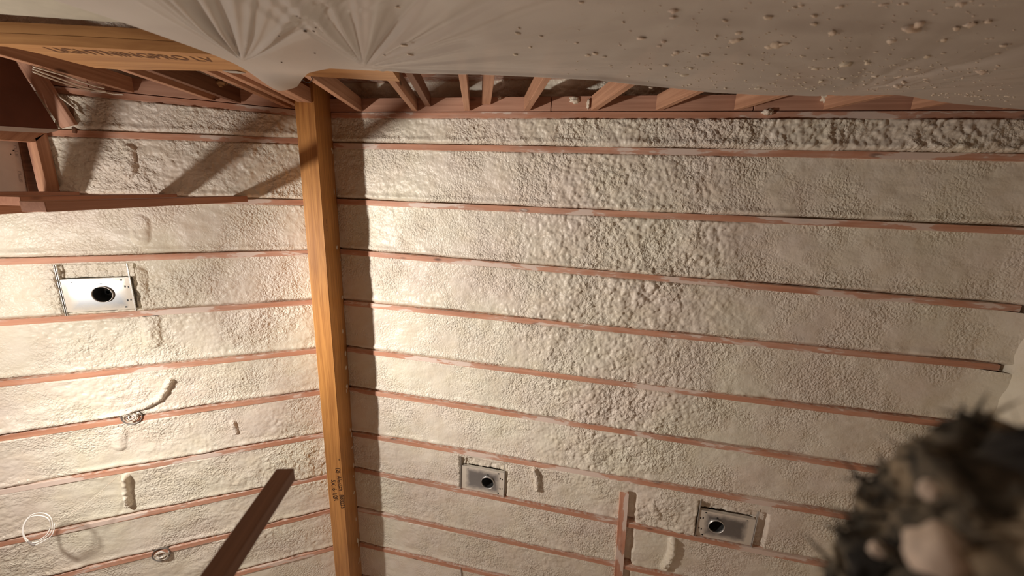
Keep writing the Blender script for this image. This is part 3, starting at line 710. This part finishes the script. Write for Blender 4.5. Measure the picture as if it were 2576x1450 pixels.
big = [(1688,5,13),(1692,46,14),(1690,60,9),(1930,57,12),(1822,65,7),(2094,82,14),(2290,82,18),(2308,76,13),(2402,84,9),(2437,78,11),(1612,107,10),(1669,110,10),(1657,122,6),(1850,105,13),(1857,87,9),(1935,120,11),(1952,114,15),(1972,110,9),(1701,135,11),(1694,141,8),
 (1774,137,9),(1757,143,6),(1674,167,8),(1722,185,9),(1738,171,7),(2126,164,15),(2240,114,11),(2370,116,8),(2046,71,8),(2046,56,8),(1802,94,7),(1478,148,8),(1496,144,8),(1567,72,6),(2012,32,6),(1996,36,6),(2108,37,8),(2274,23,7),(2217,34,7),
 (2416,17,8),(2051,176,8),(2064,210,8),(2181,167,9),(2468,185,9),(2258,221,10),(2272,217,7),(1907,219,7),(1825,221,6),(1637,224,5),(1302,92,7),(1305,84,4),(1197,130,6),(1296,152,6),(1333,132,6),(1361,104,5),(1449,119,5),(1017,118,8),(1032,144,7),(1001,42,5),(967,146,4),
 (1462,20,6),(1520,150,5),(1580,195,5),(1862,160,6),(1960,185,6),(2010,196,6),(2120,205,6),(2330,150,7),(2480,75,7),(2380,210,7),(2200,200,7),(2520,130,6)]
rs = random.Random(8)
def speck_local(loc, s, seed):
    rot = Matrix.Rotation(rs.uniform(-.5, .5), 3, 'Y')
    return (s*rs.uniform(.9, 1.7), s*.5, s*rs.uniform(.5, .9)), rot
for i, (u, v, s) in enumerate(big):
    p = hit(u, v, (0, 1, 0), YS+.01); p.y = float(sheet_y(p.x, p.z))+.002
    dist = (p-CAM).length; sz = s*.62*dist/FPX
    sc_, rot = speck_local(p, sz, i)
    blob('foam_fleck', p, sc_, speckm, sheet, i, .45, 2, rot)
for i, (u, v, s) in enumerate([(759,42,7),(764,52,4),(745,14,3),(752,18,3),(768,91,5),(790,90,4),(795,83,3),(801,78,3),(815,92,4),(792,145,3),(709,163,3),(700,72,3)]):
    p = hit(u, v, (0, 1, 0), YS+.01); p.y = float(sheet_y(p.x, p.z))+.0015
    sz = s*.6*(p-CAM).length/FPX
    blob('dirt_spot', p, (sz, sz*.3, sz), dirt, sheet, i+90, .6, 2)
bm = bmesh.new()
for i in range(620):
    u = 1400+1150*rs.random()**.62; v = rs.uniform(0, 262)
    lim = np.interp(u, [q[0] for q in top], [q[1] for q in top])-3
    if rs.random() < .55: v = lim-abs(rs.gauss(0, 55))
    if v > lim or v < 0: continue
    p = hit(u, v, (0, 1, 0), YS+.01); p.y = float(sheet_y(p.x, p.z))+.001
    s = rs.uniform(.6, 2.2)*(p-CAM).length/FPX
    m = Matrix.Translation(p) @ Matrix.Rotation(rs.uniform(-.5, .5), 4, 'Y') @ Matrix.Diagonal((s*rs.uniform(1, 2.6), s*.5, s*.8, 1))
    bmesh.ops.create_icosphere(bm, subdivisions=1, radius=1, matrix=m)
me = bpy.data.meshes.new('foam_overspray'); bm.to_mesh(me); bm.free()
tag(link('foam_overspray', me, speckm, sheet, Matrix.Identity(4), True), 'fine cream overspray dots on the plastic', kind='stuff')

# ------------------------------------------------------------------ clumps of foam on the plates and rafters by the gable
for i, ((u, v), s, f, nm) in enumerate([((1447,252), (.03,.02,.012), sr, 'round cream foam dab on the top plate under the fourth stud'), ((1932,283), (.03,.02,.02), sr, 'ragged foam lump bridging plate and first bay, right side'),
        ((1256,245), (.014,.012,.01), sr, 'small foam dab on the plate edge near the third stud'), ((2080,248), (.03,.03,.02), sr, 'cream foam dab at the foot of the sixth stud'), ((1480,262), (.008,.03,.01), sr, 'thin foam streak beside the fourth stud')]):
    p = f(u, v, -.002); tag(blob('foam_clump', p, s, speckm, None, i+40, .4), nm, 'foam clump', 'stray foam clumps on the gable plate')

# ------------------------------------------------------------------ shaggy rolled bundle close to the camera, lower right
def bundle():
    from mathutils import noise
    m, nt, b = newmat('shaggy_pile'); L = nt.links; tc = N(nt, 'ShaderNodeTexCoord')
    n = N(nt, 'ShaderNodeTexNoise', inp={'Scale': 28.0, 'Detail': 3.0}); L.new(tc.outputs['Object'], n.inputs[0])
    L.new(ramp(nt, n.outputs[0], [(.40, (.040, .038, .036)), (.52, (.13, .115, .090)), (.64, (.33, .27, .19))]), b.inputs['Base Color'])
    b.inputs['Roughness'].default_value = .95; b.inputs['Specular IOR Level'].default_value = .1
    base = Vector((1.497, .925, 0)); zt = 1.745; R = .118
    bm = bmesh.new(); rings = []; seg = 72; nz = 150
    for j in range(nz+1):
        t = j/nz; z = 1.35*t**1.0 if t < .0 else t*zt
        z = zt*(1-(1-t)**1.7); k = 1 if z < zt-R else math.sqrt(max(0, 1-((z-(zt-R))/R)**2))
        ring = []
        for s in range(seg):
            a = 2*math.pi*s/seg; d = Vector((math.cos(a), math.sin(a), 0))
            p = Vector((d.x*R*k, d.y*R*k, z))
            w = 1+.16*noise.noise(p*16)+.22*noise.noise(p*42)+.16*noise.noise(p*95)
            ring.append(bm.verts.new(Vector((p.x*w, p.y*w, z+.012*noise.noise(p*50+Vector((9,0,0)))*(1 if z > .1 else 0)))))
        rings.append(ring)
    for j in range(nz):
        for s in range(seg): bm.faces.new((rings[j][s], rings[j][(s+1)%seg], rings[j+1][(s+1)%seg], rings[j+1][s]))
    bm.faces.new(rings[0][::-1])
    bmesh.ops.recalc_face_normals(bm, faces=bm.faces[:])
    me = bpy.data.meshes.new('shaggy_bundle'); bm.to_mesh(me)
    o = link('shaggy_bundle', me, m, None, Matrix.Translation(base), True)
    tag(o, 'dark grey-brown shaggy bundle close to the camera, blurred in the lower right corner', 'bundle')
    # tufts: short tapering strands all over its upper end
    bt = bmesh.new(); r2 = random.Random(3); top_f = [f for f in bm.faces if f.calc_center_median().z > 1.25]
    for i in range(2600):
        f = r2.choice(top_f); c = f.calc_center_median(); nn = (f.normal+Vector((r2.gauss(0,.5), r2.gauss(0,.5), r2.gauss(0,.5)))).normalized()
        Ls = r2.uniform(.003, .006); side_ = nn.cross(Vector((r2.random(), r2.random(), r2.random()))).normalized()*.0022; s2 = nn.cross(side_)
        bend = Vector((r2.gauss(0,.004), r2.gauss(0,.004), r2.gauss(0,.004)))
        A = [bt.verts.new(c+side_), bt.verts.new(c-side_*.5+s2*.87), bt.verts.new(c-side_*.5-s2*.87)]
        mid = c+nn*Ls*.55+bend; B = [bt.verts.new(mid+side_*.8), bt.verts.new(mid-side_*.4+s2*.7), bt.verts.new(mid-side_*.4-s2*.7)]
        tip = bt.verts.new(c+nn*Ls+bend*2.4)
        for k in range(3):
            bt.faces.new((A[k], A[(k+1)%3], B[(k+1)%3], B[k])); bt.faces.new((B[k], B[(k+1)%3], tip))
    mt = bpy.data.meshes.new('pile_tufts'); bt.to_mesh(mt); bt.free(); bm.free()
    tag(link('pile_tufts', mt, m, o, Matrix.Translation(base)), kind='stuff')
    bl = plain('pale_foam_lump', (.75, .64, .54), .8, noise=.15)
    for i, (u, v, r, dd) in enumerate([(2372, 1395, .015, .30), (2345, 1235, .006, .335), (2212, 1385, .005, .345)]):
        dr = ray(u, v).normalized(); d_ = None
        # march to the bundle surface
        hitb, loc, nrm, _ = o.ray_cast(o.matrix_world.inverted()@CAM, dr)
        p = (o.matrix_world@loc) if hitb else CAM+dr*dd
        blob('foam_lump', p-dr*.002, (r*1.15, r, r), bl, o, i+5, .2, 3)
bpy.context.view_layer.update()
bundle()
